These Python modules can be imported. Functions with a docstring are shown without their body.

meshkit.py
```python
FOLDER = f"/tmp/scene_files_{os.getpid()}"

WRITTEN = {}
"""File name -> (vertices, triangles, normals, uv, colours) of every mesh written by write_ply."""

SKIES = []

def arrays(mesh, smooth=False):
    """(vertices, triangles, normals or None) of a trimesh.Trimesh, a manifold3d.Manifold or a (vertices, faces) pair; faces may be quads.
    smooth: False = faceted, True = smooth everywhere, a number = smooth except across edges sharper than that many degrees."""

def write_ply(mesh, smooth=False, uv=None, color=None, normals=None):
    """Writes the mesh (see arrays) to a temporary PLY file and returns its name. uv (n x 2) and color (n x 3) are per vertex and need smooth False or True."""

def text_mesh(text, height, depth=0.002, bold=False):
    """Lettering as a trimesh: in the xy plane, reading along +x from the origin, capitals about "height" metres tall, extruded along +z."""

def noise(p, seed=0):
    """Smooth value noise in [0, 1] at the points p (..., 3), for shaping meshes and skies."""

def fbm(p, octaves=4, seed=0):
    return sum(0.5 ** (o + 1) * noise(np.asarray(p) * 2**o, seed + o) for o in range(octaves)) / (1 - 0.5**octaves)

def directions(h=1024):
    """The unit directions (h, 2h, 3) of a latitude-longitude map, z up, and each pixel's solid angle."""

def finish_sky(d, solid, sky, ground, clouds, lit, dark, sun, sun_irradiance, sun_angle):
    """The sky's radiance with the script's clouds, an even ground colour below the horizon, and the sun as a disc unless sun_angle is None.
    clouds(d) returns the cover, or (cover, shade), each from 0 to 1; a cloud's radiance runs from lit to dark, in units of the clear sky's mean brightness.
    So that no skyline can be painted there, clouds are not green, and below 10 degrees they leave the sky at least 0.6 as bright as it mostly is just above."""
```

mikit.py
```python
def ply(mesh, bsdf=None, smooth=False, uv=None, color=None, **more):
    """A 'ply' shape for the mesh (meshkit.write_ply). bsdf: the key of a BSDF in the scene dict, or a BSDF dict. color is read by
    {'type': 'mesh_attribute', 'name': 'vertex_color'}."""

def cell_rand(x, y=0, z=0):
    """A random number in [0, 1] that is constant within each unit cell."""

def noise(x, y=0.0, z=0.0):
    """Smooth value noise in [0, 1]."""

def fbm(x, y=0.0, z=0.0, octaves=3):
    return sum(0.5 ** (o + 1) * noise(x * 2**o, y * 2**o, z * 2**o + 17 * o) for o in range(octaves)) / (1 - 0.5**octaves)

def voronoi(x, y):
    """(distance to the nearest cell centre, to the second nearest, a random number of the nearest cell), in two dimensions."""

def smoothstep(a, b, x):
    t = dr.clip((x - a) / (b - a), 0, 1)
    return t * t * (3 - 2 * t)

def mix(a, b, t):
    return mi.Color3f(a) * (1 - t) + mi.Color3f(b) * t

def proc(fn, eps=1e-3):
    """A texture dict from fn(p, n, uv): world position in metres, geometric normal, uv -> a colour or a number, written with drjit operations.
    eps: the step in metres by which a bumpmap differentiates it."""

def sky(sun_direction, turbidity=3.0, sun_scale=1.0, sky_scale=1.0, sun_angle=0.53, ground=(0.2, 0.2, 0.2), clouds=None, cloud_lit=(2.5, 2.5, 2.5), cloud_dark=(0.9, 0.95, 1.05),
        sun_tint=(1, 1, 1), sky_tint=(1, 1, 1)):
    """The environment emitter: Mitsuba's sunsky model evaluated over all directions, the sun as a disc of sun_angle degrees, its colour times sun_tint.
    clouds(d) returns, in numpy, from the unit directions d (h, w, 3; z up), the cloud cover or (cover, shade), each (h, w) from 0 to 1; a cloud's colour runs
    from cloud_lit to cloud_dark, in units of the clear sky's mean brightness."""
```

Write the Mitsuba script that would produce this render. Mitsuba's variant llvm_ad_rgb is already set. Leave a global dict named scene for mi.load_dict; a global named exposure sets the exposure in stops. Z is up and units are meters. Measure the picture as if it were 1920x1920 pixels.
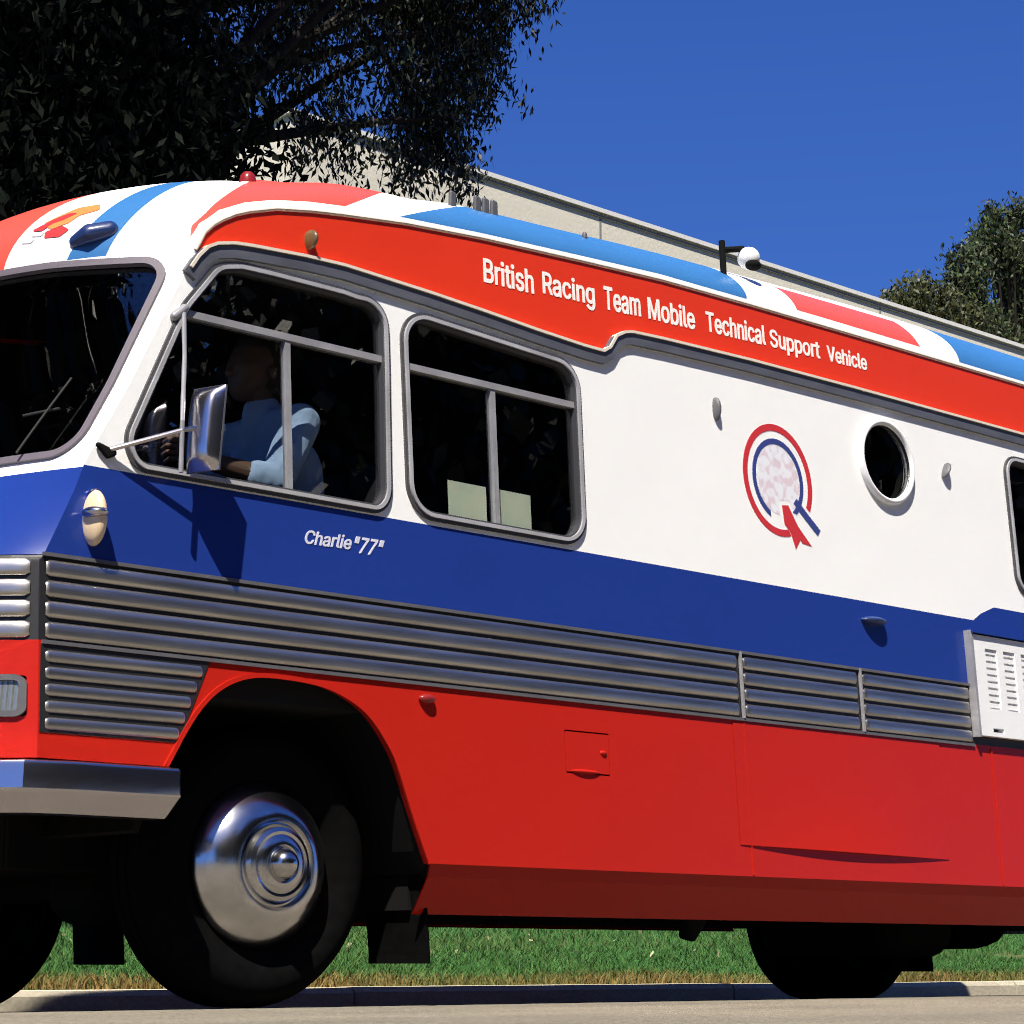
import math
import numpy as np
import trimesh
import mitsuba as mi
import drjit as dr
import manifold3d as m3
from shapely.geometry import Polygon, LineString, Point, box as sbox
from shapely import affinity
from shapely.ops import unary_union
import mikit
import meshkit
from mikit import noise, fbm, smoothstep, mix, proc, cell_rand

T = mi.ScalarTransform4f
scene, labels = {}, {}

# ---------------------------------------------------------------- camera, sky, exposure
CAM = np.array([4.608, 7.1067, 0.1467])
PITCH, PHI = math.radians(11.3886), math.radians(46.6594)
VIEW = np.array([-math.cos(PHI) * math.cos(PITCH), -math.sin(PHI) * math.cos(PITCH), math.sin(PITCH)])
scene['camera'] = {'type': 'perspective', 'fov': 2 * math.degrees(math.atan(960 / 4200)), 'fov_axis': 'x', 'near_clip': 0.1, 'far_clip': 5000.0,
                   'to_world': T().look_at(origin=CAM.tolist(), target=(CAM + VIEW).tolist(), up=[0, 0, 1])}
SUN = np.array([0.437, 0.337, 0.834])
scene['sky'] = mikit.sky(SUN.tolist(), turbidity=2.2, ground=(0.16, 0.15, 0.13), sky_tint=(0.165, 0.275, 0.56), sun_tint=(0.90, 1.0, 1.13))
exposure = 2.6


# ---------------------------------------------------------------- materials
def mat(key, d):
    scene[key] = d
    return key


def pr(color, rough=0.5, **k):
    c = color if isinstance(color, dict) else {'type': 'rgb', 'value': list(color)}
    return {'type': 'twosided', 'bsdf': {'type': 'principled', 'base_color': c, 'roughness': rough, **k}}


def wavy(amount, scale):
    return proc(lambda p, n, uv: amount * fbm(p.x * scale, p.y * scale * 1.7, p.z * scale * 1.3, 2), eps=0.01)


def paint(key, col, rough=0.22, dirt=0.08, wave=0.004, spec=0.28, coat=0.12):
    def fn(p, n, uv):
        v = fbm(p.x * 1.7 + 3, p.y * 2.1, p.z * 2.3, 3)
        g = fbm(p.x * 23, p.y * 23, p.z * 9, 2)
        low = smoothstep(0.9, 0.3, p.z) * g
        c = mi.Color3f(*col) * (1 - dirt * 0.6 * v)
        return mix(c, mi.Color3f(0.10, 0.085, 0.07), low * dirt * 0.8)
    return mat(key, {'type': 'bumpmap', 'tex': wavy(1.0, 1.9), 'scale': wave,
                     'bsdf': pr(proc(fn), rough, specular=spec, clearcoat=coat, clearcoat_gloss=0.9)})


paint('paint_white', (0.82, 0.83, 0.84), 0.3, 0.05)
paint('paint_blue', (0.013, 0.038, 0.235), 0.22)
paint('paint_red', (0.44, 0.016, 0.009), 0.25, 0.03, 0.004, 0.14, 0.05)
paint('paint_vermilion', (0.66, 0.036, 0.012), 0.25)


def roof_fn(p, n, uv):
    white = mi.Color3f(0.80, 0.80, 0.79)
    red = mi.Color3f(0.68, 0.075, 0.055)
    blue = mi.Color3f(0.035, 0.15, 0.38)  # roof red and blue paler than the sides: sun sheen put in the colour
    ay = dr.abs(p.y)
    # height of the side edge of the roof (piecewise) and height above it
    xs = [-7.5, -3.0, -1.95, -1.5, -0.93, -0.55, -0.245, -0.105, 0.053, 0.17, 0.285, 0.361, 0.41]
    zs = [2.937, 2.93, 2.919, 2.896, 2.864, 2.835, 2.794, 2.777, 2.747, 2.709, 2.652, 2.587, 2.515]
    ze = mi.Float(zs[0])
    for i in range(len(xs) - 1):
        t = dr.clip((p.x - xs[i]) / (xs[i + 1] - xs[i]), 0, 1)
        ze = dr.select(p.x > xs[i], zs[i] + (zs[i + 1] - zs[i]) * t, ze)
    h = p.z - ze
    above = h > 0.028
    sl = p.x + 1.1 * h          # slanted ends of the patches
    c = mi.Color3f(white)
    th = dr.atan2(ay, p.x + 0.6)          # the stripes of the front dome fan out from a point on the crown
    up = p.z - 2.58
    side = th > 0.81 + 0.45 * dr.maximum(p.z - 2.62, 0)
    c = dr.select(side & (h > 0.042) & (p.x > -0.17 - 2.4 * h), red, c)
    c = dr.select((h > 0.026) & (p.x < -0.45 - 2.9 * h) & (p.x > -2.50) & (h + 2.0 * (p.x + 2.36) > -0.24), blue, c)
    c = dr.select((h > 0.045) & (p.x < -2.84) & (p.x > -3.70 - 0.3 * (0.17 - h)) & (h < 0.185), red, c)
    c = dr.select((h > 0.026) & (p.x < -4.04), blue, c)
    c = dr.select((th < 0.62 + 0.29 * up) & (th > 0.515 + 0.31 * up), blue, c)
    c = dr.select(th < 0.315 + 0.15 * up, red, c)
    return c * (1 - 0.08 * fbm(p.x * 2, p.y * 2, p.z * 2, 3))


mat('paint_roof', {'type': 'bumpmap', 'tex': wavy(1.0, 1.9), 'scale': 0.003, 'bsdf': pr(proc(roof_fn), 0.3, specular=0.5, clearcoat=0.3)})

mat('lettering_white', pr((0.8, 0.79, 0.76), 0.4))
mat('lettering_pale', pr((0.55, 0.56, 0.68), 0.4))
mat('rosette_red', pr((0.5, 0.03, 0.035), 0.4))
mat('rosette_blue', pr((0.035, 0.05, 0.2), 0.4))
mat('rosette_pale', pr(proc(lambda p, n, uv: mix(mi.Color3f(0.70, 0.72, 0.78), mi.Color3f(0.60, 0.47, 0.53), 0.75 * smoothstep(0.36, 0.70, fbm(p.x * 40, 0, p.z * 30, 2)))), 0.4))
mat('chrome', {'type': 'twosided', 'bsdf': {'type': 'roughconductor', 'material': 'Cr', 'alpha': 0.05, 'distribution': 'ggx'}})
mat('chrome_worn', {'type': 'bumpmap', 'tex': wavy(1.0, 9.0), 'scale': 0.003, 'bsdf': {'type': 'twosided', 'bsdf': {'type': 'roughconductor', 'material': 'Al', 'alpha': 0.035, 'distribution': 'ggx', 'specular_reflectance': proc(lambda p, n, uv: mi.Color3f(0.80, 0.80, 0.82) * (0.55 + 0.6 * fbm(p.x * 11, p.y * 4, p.z * 11, 3)))}}})
mat('aluminium', {'type': 'bumpmap', 'tex': wavy(1.0, 5.0), 'scale': 0.0022, 'bsdf': {'type': 'twosided', 'bsdf': {
    'type': 'roughconductor', 'material': 'Al', 'alpha': 0.13, 'distribution': 'ggx', 'specular_reflectance': proc(
        lambda p, n, uv: mi.Color3f(0.70, 0.67, 0.62) * (0.55 + 0.75 * fbm(p.x * 4.5, p.y * 6, p.z * 55, 4)))}}})
mat('frame_metal', pr(proc(lambda p, n, uv: mi.Color3f(0.30, 0.30, 0.32) * (0.7 + 0.6 * fbm(p.x * 12, p.y * 12, p.z * 12, 3))), 0.35, metallic=0.25, specular=0.6))
mat('gasket_black', pr((0.045, 0.045, 0.05), 0.5))
mat('bead_metal', pr(proc(lambda p, n, uv: mi.Color3f(0.50, 0.50, 0.53) * (0.6 + 0.7 * fbm(p.x * 9, p.y * 9, p.z * 9, 3))), 0.3, metallic=0.35))
mat('rubber_grey', pr(proc(lambda p, n, uv: mi.Color3f(0.085, 0.085, 0.095) * (0.75 + 0.5 * fbm(p.x * 14, p.y * 14, p.z * 14, 3))), 0.5))
mat('backing_dark', pr((0.013, 0.013, 0.015), 0.5))
mat('gasket_grey', pr((0.115, 0.10, 0.125), 0.5))
mat('rail_grey', pr(proc(lambda p, n, uv: mi.Color3f(0.075, 0.08, 0.10) * (0.7 + 0.6 * fbm(p.x * 9, p.y * 9, p.z * 20, 3))), 0.4))
mat('rail_cream', pr((0.62, 0.55, 0.47), 0.5))
mat('black_rubber', pr(proc(lambda p, n, uv: mi.Color3f(0.0032, 0.0032, 0.0034) * (0.7 + 0.8 * fbm(p.x * 30, p.y * 30, p.z * 30, 2))), 0.9, specular=0.04))
mat('underbody_black', pr((0.008, 0.008, 0.008), 0.9, specular=0.1))
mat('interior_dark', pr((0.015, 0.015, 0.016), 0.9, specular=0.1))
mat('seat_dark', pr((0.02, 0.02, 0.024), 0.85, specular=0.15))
mat('glass', {'type': 'thindielectric', 'int_ior': 1.5, 'specular_transmittance': {'type': 'rgb', 'value': [0.89, 0.905, 0.905]}})
mat('lens_amber', pr((0.72, 0.55, 0.36), 0.25, clearcoat=0.5))
mat('lens_red', pr((0.22, 0.012, 0.012), 0.2, clearcoat=0.6))
mat('lens_olive', pr((0.11, 0.075, 0.03), 0.25, clearcoat=0.6))
mat('lens_blue', pr((0.012, 0.03, 0.12), 0.12, clearcoat=1.0))
mat('lens_clear', {'type': 'bumpmap', 'tex': proc(lambda p, n, uv: dr.abs(dr.sin(p.y * 240)) + 0.4 * noise(p.x * 60, p.y * 60, p.z * 60), eps=0.002), 'scale': 0.004, 'bsdf': pr((0.30, 0.32, 0.31), 0.15, metallic=0.6, clearcoat=1.0)})
mat('orange_print', pr((0.62, 0.20, 0.06), 0.4))
mat('unit_white', pr(proc(lambda p, n, uv: mi.Color3f(0.76, 0.77, 0.79) * (1 - 0.1 * fbm(p.x * 9, p.y, p.z * 9, 3))), 0.45))
mat('unit_grey', pr((0.5, 0.5, 0.54), 0.5))
mat('paper', pr(proc(lambda p, n, uv: mix(mi.Color3f(0.76, 0.78, 0.60), mi.Color3f(0.66, 0.77, 0.60), fbm(p.x * 18, 0, p.z * 18, 2))), 0.8))


def stretch(a, b, f):
    return lambda p, n, uv: mix(a, b, f(p))


mat('road_concrete', {'type': 'bumpmap', 'tex': proc(lambda p, n, uv: fbm(p.x * 60, p.y * 60, 0, 3), eps=0.003), 'scale': 0.006,
                      'bsdf': pr(proc(lambda p, n, uv: mix(mi.Color3f(0.155, 0.138, 0.108), mi.Color3f(0.095, 0.086, 0.07), fbm(p.x * 1.2, p.y * 3, 0, 4))
                                      * (0.75 + 0.5 * noise(p.x * 90, p.y * 90, 0))), 0.85, specular=0.2)})
mat('kerb_concrete', pr(proc(lambda p, n, uv: mix(mi.Color3f(0.46, 0.42, 0.33), mi.Color3f(0.33, 0.30, 0.235), fbm(p.x * 3, p.y * 6, p.z * 14, 4))
                             * (0.85 + 0.3 * noise(p.x * 70, p.y * 70, p.z * 70))), 0.85, specular=0.2))
mat('soil', pr(proc(lambda p, n, uv: mix(mi.Color3f(0.025, 0.07, 0.022), mi.Color3f(0.07, 0.065, 0.03), fbm(p.x * 2.2, p.y * 2.2, 0, 4))), 0.95, specular=0.05))
mat('far_ground', pr(proc(lambda p, n, uv: mix(mi.Color3f(0.06, 0.07, 0.03), mi.Color3f(0.11, 0.095, 0.065), fbm(p.x * 0.05, p.y * 0.05, 0, 4))), 0.95, specular=0.05))
mat('grass_blade', pr({'type': 'mesh_attribute', 'name': 'vertex_color'}, 0.7, specular=0.2))
mat('leaf', pr({'type': 'mesh_attribute', 'name': 'vertex_color'}, 0.5, specular=0.3))
mat('bark', pr(proc(lambda p, n, uv: mix(mi.Color3f(0.012, 0.010, 0.009), mi.Color3f(0.03, 0.025, 0.022), fbm(p.x * 14, p.y * 14, p.z * 3, 3))), 0.9, specular=0.1))
mat('stucco', {'type': 'bumpmap', 'tex': proc(lambda p, n, uv: fbm(p.x * 25, p.y * 25, p.z * 25, 3), eps=0.01), 'scale': 0.0025,
               'bsdf': pr(proc(lambda p, n, uv: mix(mi.Color3f(0.66, 0.63, 0.53), mi.Color3f(0.58, 0.555, 0.47), fbm(p.x * 0.5, p.y * 0.5, p.z * 1.8, 4))), 0.9, specular=0.15)})
mat('coping_white', pr((0.66, 0.65, 0.62), 0.7))
mat('roof_grey', pr((0.2, 0.2, 0.2), 0.8))
mat('window_dark', pr((0.02, 0.025, 0.03), 0.1))
mat('shirt_blue', {'type': 'bumpmap', 'tex': proc(lambda p, n, uv: fbm(p.x * 16, p.y * 16, p.z * 9, 3), eps=0.004), 'scale': 0.03, 'bsdf': pr(proc(lambda p, n, uv: mi.Color3f(0.34, 0.47, 0.68) * (0.9 + 0.2 * fbm(p.x * 25, p.y * 25, p.z * 25, 2))), 0.9, specular=0.1)})
mat('skin', pr((0.12, 0.065, 0.042), 0.6))
mat('hair', pr((0.03, 0.02, 0.015), 0.6))
mat('trousers', pr((0.03, 0.035, 0.05), 0.9))


# ---------------------------------------------------------------- helpers
def add(key, mesh, m, smooth=False, **k):
    """One entry of the scene; a taken key gets the next three-digit number."""
    name, i = key, 0
    while name in scene:
        i += 1
        name = f'{key}_{i:03d}'
    scene[name] = mikit.ply(mesh, m, smooth=smooth, **k)
    return name


def tag(key, label, category=None, group=None, kind=None):
    labels[key] = {'label': label}
    for a, b in (('category', category), ('group', group), ('kind', kind)):
        if b:
            labels[key][a] = b


def cat(ms):
    return trimesh.util.concatenate(ms)


def box(x0, x1, y0, y1, z0, z1):
    b = trimesh.creation.box(extents=(x1 - x0, y1 - y0, z1 - z0))
    b.apply_translation(((x0 + x1) / 2, (y0 + y1) / 2, (z0 + z1) / 2))
    return b


def hull_balls(pts):
    return m3.Manifold.batch_hull([m3.Manifold.sphere(r, 16).translate(list(map(float, p))) for p, r in pts])


def to_tri(man):
    m = man.to_mesh()
    return trimesh.Trimesh(m.vert_properties[:, :3], m.tri_verts, process=False)


def tube(pts, r, n=10):
    """A tube along pts; r a number or one per point."""
    pts = np.asarray(pts, float)
    r = np.broadcast_to(np.asarray(r, float), (len(pts),))
    d = np.gradient(pts, axis=0)
    d /= np.linalg.norm(d, axis=1, keepdims=True)
    ref = np.array([0, 0, 1.0]) if abs(d[0][2]) < 0.9 else np.array([1.0, 0, 0])
    a = np.cross(d, ref)
    a /= np.linalg.norm(a, axis=1, keepdims=True)
    b = np.cross(d, a)
    th = np.arange(n) * 2 * np.pi / n
    v = pts[:, None] + r[:, None, None] * (np.cos(th)[None, :, None] * a[:, None] + np.sin(th)[None, :, None] * b[:, None])
    v = v.reshape(-1, 3)
    f = []
    for i in range(len(pts) - 1):
        for j in range(n):
            k = (j + 1) % n
            f += [[i * n + j, i * n + k, (i + 1) * n + k], [i * n + j, (i + 1) * n + k, (i + 1) * n + j]]
    e = len(v)
    v = np.vstack([v, pts[0], pts[-1]])
    for j in range(n):
        k = (j + 1) % n
        f += [[e, k, j], [e + 1, (len(pts) - 1) * n + j, (len(pts) - 1) * n + k]]
    return trimesh.Trimesh(v, f, process=False)


def lathe_y(profile, center, n=64, sy=1):
    """Revolve (r, y) round the axis y through center; sy mirrors y."""
    th = np.arange(n) * 2 * np.pi / n
    pr_ = np.array(profile, float)
    v = np.stack([np.outer(pr_[:, 0], np.cos(th)), np.repeat(pr_[:, 1:2] * sy, n, 1), np.outer(pr_[:, 0], np.sin(th))], -1).reshape(-1, 3) + center
    f = []
    for i in range(len(pr_) - 1):
        for j in range(n):
            k = (j + 1) % n
            f += [[i * n + j, i * n + k, (i + 1) * n + k], [i * n + j, (i + 1) * n + k, (i + 1) * n + j]]
    f = np.array(f)
    return trimesh.Trimesh(v, f if sy > 0 else f[:, ::-1], process=False)


def ext(poly, h, edge=None):
    """Extrude a (multi)polygon by h; edge: longest edge after subdivision."""
    out = []
    for g in getattr(poly, 'geoms', [poly]):
        if g.area < 1e-7:
            continue
        m = trimesh.creation.extrude_polygon(g, h, engine='earcut')
        if edge:
            v, f = trimesh.remesh.subdivide_to_size(m.vertices, m.faces, edge, max_iter=14)
            m = trimesh.Trimesh(v, f, process=False)
        out.append(m)
    return cat(out)


def spoly(pts, r=0.0):
    p = Polygon(pts)
    if r:
        p = p.buffer(-r).buffer(r, quad_segs=6)
    return p


# ---------------------------------------------------------------- ground, road, kerb
KERB_Y = -2.16


def road_z(y):
    return np.where(y < 1.0, -0.072 * (1.0 - y) / 3.16, -0.004 * (y - 1.0) ** 1.0)


def grid(xs, ys, zf):
    X, Y = np.meshgrid(xs, ys, indexing='ij')
    v = np.stack([X, Y, zf(X, Y)], -1).reshape(-1, 3)
    n = len(ys)
    i, j = np.meshgrid(np.arange(len(xs) - 1), np.arange(n - 1), indexing='ij')
    a = (i * n + j).ravel()
    f = np.vstack([np.stack([a, a + n, a + n + 1], 1), np.stack([a, a + n + 1, a + 1], 1)])
    return trimesh.Trimesh(v, f, process=False)


def lawn_z(x, y):
    d = KERB_Y - 0.17 - y
    return 0.018 + 0.105 * np.clip(d, 0, 9.5) + 0.03 * np.clip(d - 9.5, 0, 30) + 0.05 * (meshkit.noise(np.stack([x * 0.7, y * 0.7, x * 0], -1)) - 0.5) * np.clip(d / 2, 0, 1)


add('road', grid(np.linspace(-90, 60, 76), np.concatenate([np.linspace(KERB_Y, 1, 12), np.linspace(1.5, 15, 20)]), lambda x, y: road_z(y)), 'road_concrete', True)
tag('road', 'pale worn concrete road the coach stands on', kind='structure')
add('ground', grid(np.linspace(-2500, 2500, 11), np.linspace(-2500, 2500, 11), lambda x, y: x * 0 - 0.5), 'far_ground')
tag('ground', 'wide dry ground reaching out to the horizon', kind='structure')
add('lawn', grid(np.linspace(-90, 60, 220), np.concatenate([np.linspace(KERB_Y - 0.15, -14, 60)[::-1]]), lambda x, y: lawn_z(x, y)), 'soil', True)
add('lawn__slope', grid(np.linspace(-90, 60, 40), np.linspace(-60, -14, 20), lambda x, y: lawn_z(x, y)), 'soil', True)
tag('lawn', 'green lawn rising behind the kerb', kind='structure')
add('verge', grid(np.linspace(-60, 60, 40), np.linspace(15.2, 70, 30), lambda x, y: 0.05 + 0 * x), 'soil', True)
tag('verge', 'planted verge on the other side of the road', kind='structure')
kerb_parts = []
rng = np.random.default_rng(3)
for i, x in enumerate(np.arange(-30, 12, 3.0)):
    prof = spoly([(-0.16, -0.3), (0.0, -0.3), (0.0, -0.004), (-0.022, 0.022), (-0.16, 0.024)])
    m = ext(prof, 2.985)
    v = m.vertices.copy()
    m = trimesh.Trimesh(np.stack([v[:, 2] + x, v[:, 0] + KERB_Y + 0.001, v[:, 1] + rng.uniform(-0.003, 0.003)], -1), m.faces[:, ::-1], process=False)
    add('kerb__stone', m, 'kerb_concrete')
tag('kerb', 'low pale concrete kerb between road and lawn', kind='structure')

# grass blades on the lawn (nobody could count them)
rng = np.random.default_rng(11)


def blades(n, x0, x1, y0, y1, h0, h1, dry):
    x = rng.uniform(x0, x1, n)
    y = rng.uniform(y0, y1, n)
    z = lawn_z(x, y)
    a = rng.uniform(0, 2 * np.pi, n)
    patch = meshkit.fbm(np.stack([x * 0.9, y * 1.3, x * 0], -1), 3, 5)
    h = rng.uniform(h0, h1, n) * (0.55 + 0.9 * patch)
    w = rng.uniform(0.003, 0.006, n)
    lean = rng.normal(0, 0.45, (n, 2)) * h[:, None]
    side = np.stack([np.cos(a) * w, np.sin(a) * w, a * 0], -1)
    base = np.stack([x, y, z - 0.005], -1)
    mid = base + np.stack([lean[:, 0] * 0.35, lean[:, 1] * 0.35, h * 0.6], -1)
    tip = base + np.stack([lean[:, 0], lean[:, 1], h], -1)
    v = np.stack([base - side, base + side, mid + side * 0.7, mid - side * 0.7, tip], 1).reshape(-1, 3)
    o = np.arange(n)[:, None] * 5
    f = np.concatenate([o + [0, 1, 2], o + [0, 2, 3], o + [3, 2, 4]], 1).reshape(-1, 3)
    edge = np.clip(1 - (KERB_Y - 0.17 - y) / 0.32, 0, 1)
    k = np.clip(dry * edge * (0.5 + patch) + rng.normal(0, 0.12, n) - 0.05 + 0.5 * (patch - 0.5), 0, 1)[:, None]
    green = np.array([0.034, 0.125, 0.034]) * rng.uniform(0.7, 1.4, (n, 1)) + np.array([0.03, 0.02, 0]) * rng.uniform(0, 1, (n, 1))
    col = green * (1 - k) + np.array([0.21, 0.145, 0.05]) * k * rng.uniform(0.6, 1.2, (n, 1))
    return trimesh.Trimesh(v, f, process=False), np.repeat(col, 5, 0)


bm, bc = zip(blades(70000, -11, 0.6, -4.2, KERB_Y - 0.14, 0.04, 0.09, 0.9), blades(60000, -16, -0.5, -9, -4.2, 0.05, 0.10, 0.2))
add('grass', cat(bm), 'grass_blade', color=np.vstack(bc))
tag('grass', 'lawn grass turning dry and brown along the kerb', 'grass', kind='stuff')
n = 110
x, y = rng.uniform(-9, 0, n), rng.uniform(-8, -2.6, n)
q = []
for i in range(n):
    p = np.array([x[i], y[i], float(lawn_z(x[i:i + 1], y[i:i + 1])[0]) + rng.uniform(0.04, 0.09)])
    a, b = rng.normal(0, 1, 3) * 0.013, rng.normal(0, 1, 3) * 0.012
    q.append(trimesh.Trimesh([p - a, p + b, p + a, p - b], [[0, 1, 2], [0, 2, 3]], process=False))
mat('dry_leaf', pr((0.40, 0.37, 0.22), 0.7))
add('fallen_leaves', cat(q), 'dry_leaf')
tag('fallen_leaves', 'pale dry leaves scattered on the lawn behind the coach', 'leaves', kind='stuff')

# ---------------------------------------------------------------- the coach: surfaces
C = 'touring_coach'
TAIL = -6.75


def w_of(z):
    z = np.asarray(z, float)
    return np.where(z > 0.485, 1.2 - 0.06 * (z - 0.55), 1.204 - 0.72 * (0.485 - z))


XC = ([0.2, 0.78, 1.37, 1.381, 1.45, 1.612, 1.70, 2.0, 2.43, 2.52, 2.7], [1.0, 0.996, 0.994, 0.983, 0.948, 0.869, 0.835, 0.66, 0.44, 0.40, 0.3])
BOW = ([0.2, 1.38, 1.70, 2.2, 2.52], [0.34, 0.34, 0.22, 0.34, 0.41])
BEXP = ([0.2, 1.38, 1.70, 2.55], [3.6, 3.6, 2.1, 2.0])


def xc(z):
    return np.interp(z, *XC)


def side_map(v, sgn=1):
    """(x, z, offset outwards) -> world, on the side of the coach."""
    out = np.stack([v[:, 0], sgn * (w_of(v[:, 1]) + v[:, 2]), v[:, 1]], -1)
    return out


def on_side(poly, t0, t1, sgn=1, edge=None):
    m = ext(poly, t1 - t0, edge)
    v = m.vertices.copy()
    v[:, 2] += t0
    return trimesh.Trimesh(side_map(v, sgn), m.faces[:, ::-1] if sgn > 0 else m.faces, process=False)


def nose(u, z):
    u, z = np.asarray(u, float), np.asarray(z, float)
    k = np.abs(1 - u) ** np.interp(z, *BEXP)
    return np.stack([xc(z) + np.interp(z, *BOW) * (1 - k), w_of(z) * (1 - u), z], -1)


def nose_map(v):
    u, z, o = v[:, 0] / 1.2, v[:, 1], v[:, 2]
    e = 1e-3
    p = nose(u, z)
    nrm = np.cross(nose(u + e, z) - nose(u - e, z), nose(u, z + e) - nose(u, z - e))
    nrm /= np.linalg.norm(nrm, axis=1, keepdims=True)
    nrm = np.where(nrm[:, :1] < 0, -nrm, nrm)
    return p + nrm * o[:, None]


def on_nose(poly, t0, t1, edge=0.08):
    m = ext(poly, t1 - t0, edge)
    v = m.vertices.copy()
    v[:, 2] += t0
    w = nose_map(v)
    f = m.faces[:, ::-1]
    return trimesh.Trimesh(w, f, process=False)


# ---- outlines on the side (x along the coach, z up)
ARCH = [(0.53, 0.757), (0.49, 0.82), (0.468, 0.858), (0.405, 0.948), (0.33, 1.02), (0.24, 1.065), (0.146, 1.084), (-0.011, 1.082), (-0.12, 1.07), (-0.20, 1.047),
        (-0.28, 1.01), (-0.333, 0.968), (-0.39, 0.90), (-0.436, 0.827), (-0.502, 0.646), (-0.569, 0.485)]
for _ in range(2):
    q = np.array(ARCH)
    ARCH = [ARCH[0]] + [tuple(p) for i in range(len(q) - 1) for p in (0.75 * q[i] + 0.25 * q[i + 1], 0.25 * q[i] + 0.75 * q[i + 1])] + [ARCH[-1]]
W1_IN = spoly([(0.30, 2.462), (0.212, 2.483), (-0.06, 2.489), (-0.236, 2.486), (-0.30, 2.480), (-0.418, 2.485), (-0.418, 2.30), (-0.409, 1.727), (-0.026, 1.727),
               (0.333, 1.722), (0.70, 1.722), (0.43, 2.30)]).intersection(sbox(-2, 0, 2, 2.486)).buffer(-0.08).buffer(0.08, quad_segs=8)
W1_IN = W1_IN.intersection(sbox(-1, 1.735, 1, 3)).buffer(-0.05).buffer(0.05, quad_segs=8)
W2_IN = spoly([(-0.536, 2.466), (-0.64, 2.470), (-1.399, 2.430), (-1.393, 1.745), (-0.545, 1.745)]).buffer(-0.095).buffer(0.095, quad_segs=8)
W3_IN = spoly([(-4.345, 2.52), (-5.15, 2.52), (-5.15, 1.89), (-4.355, 1.89)]).buffer(-0.07).buffer(0.07, quad_segs=8)
PORT = Point(-3.378, 2.36).buffer(0.178, quad_segs=16)
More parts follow.
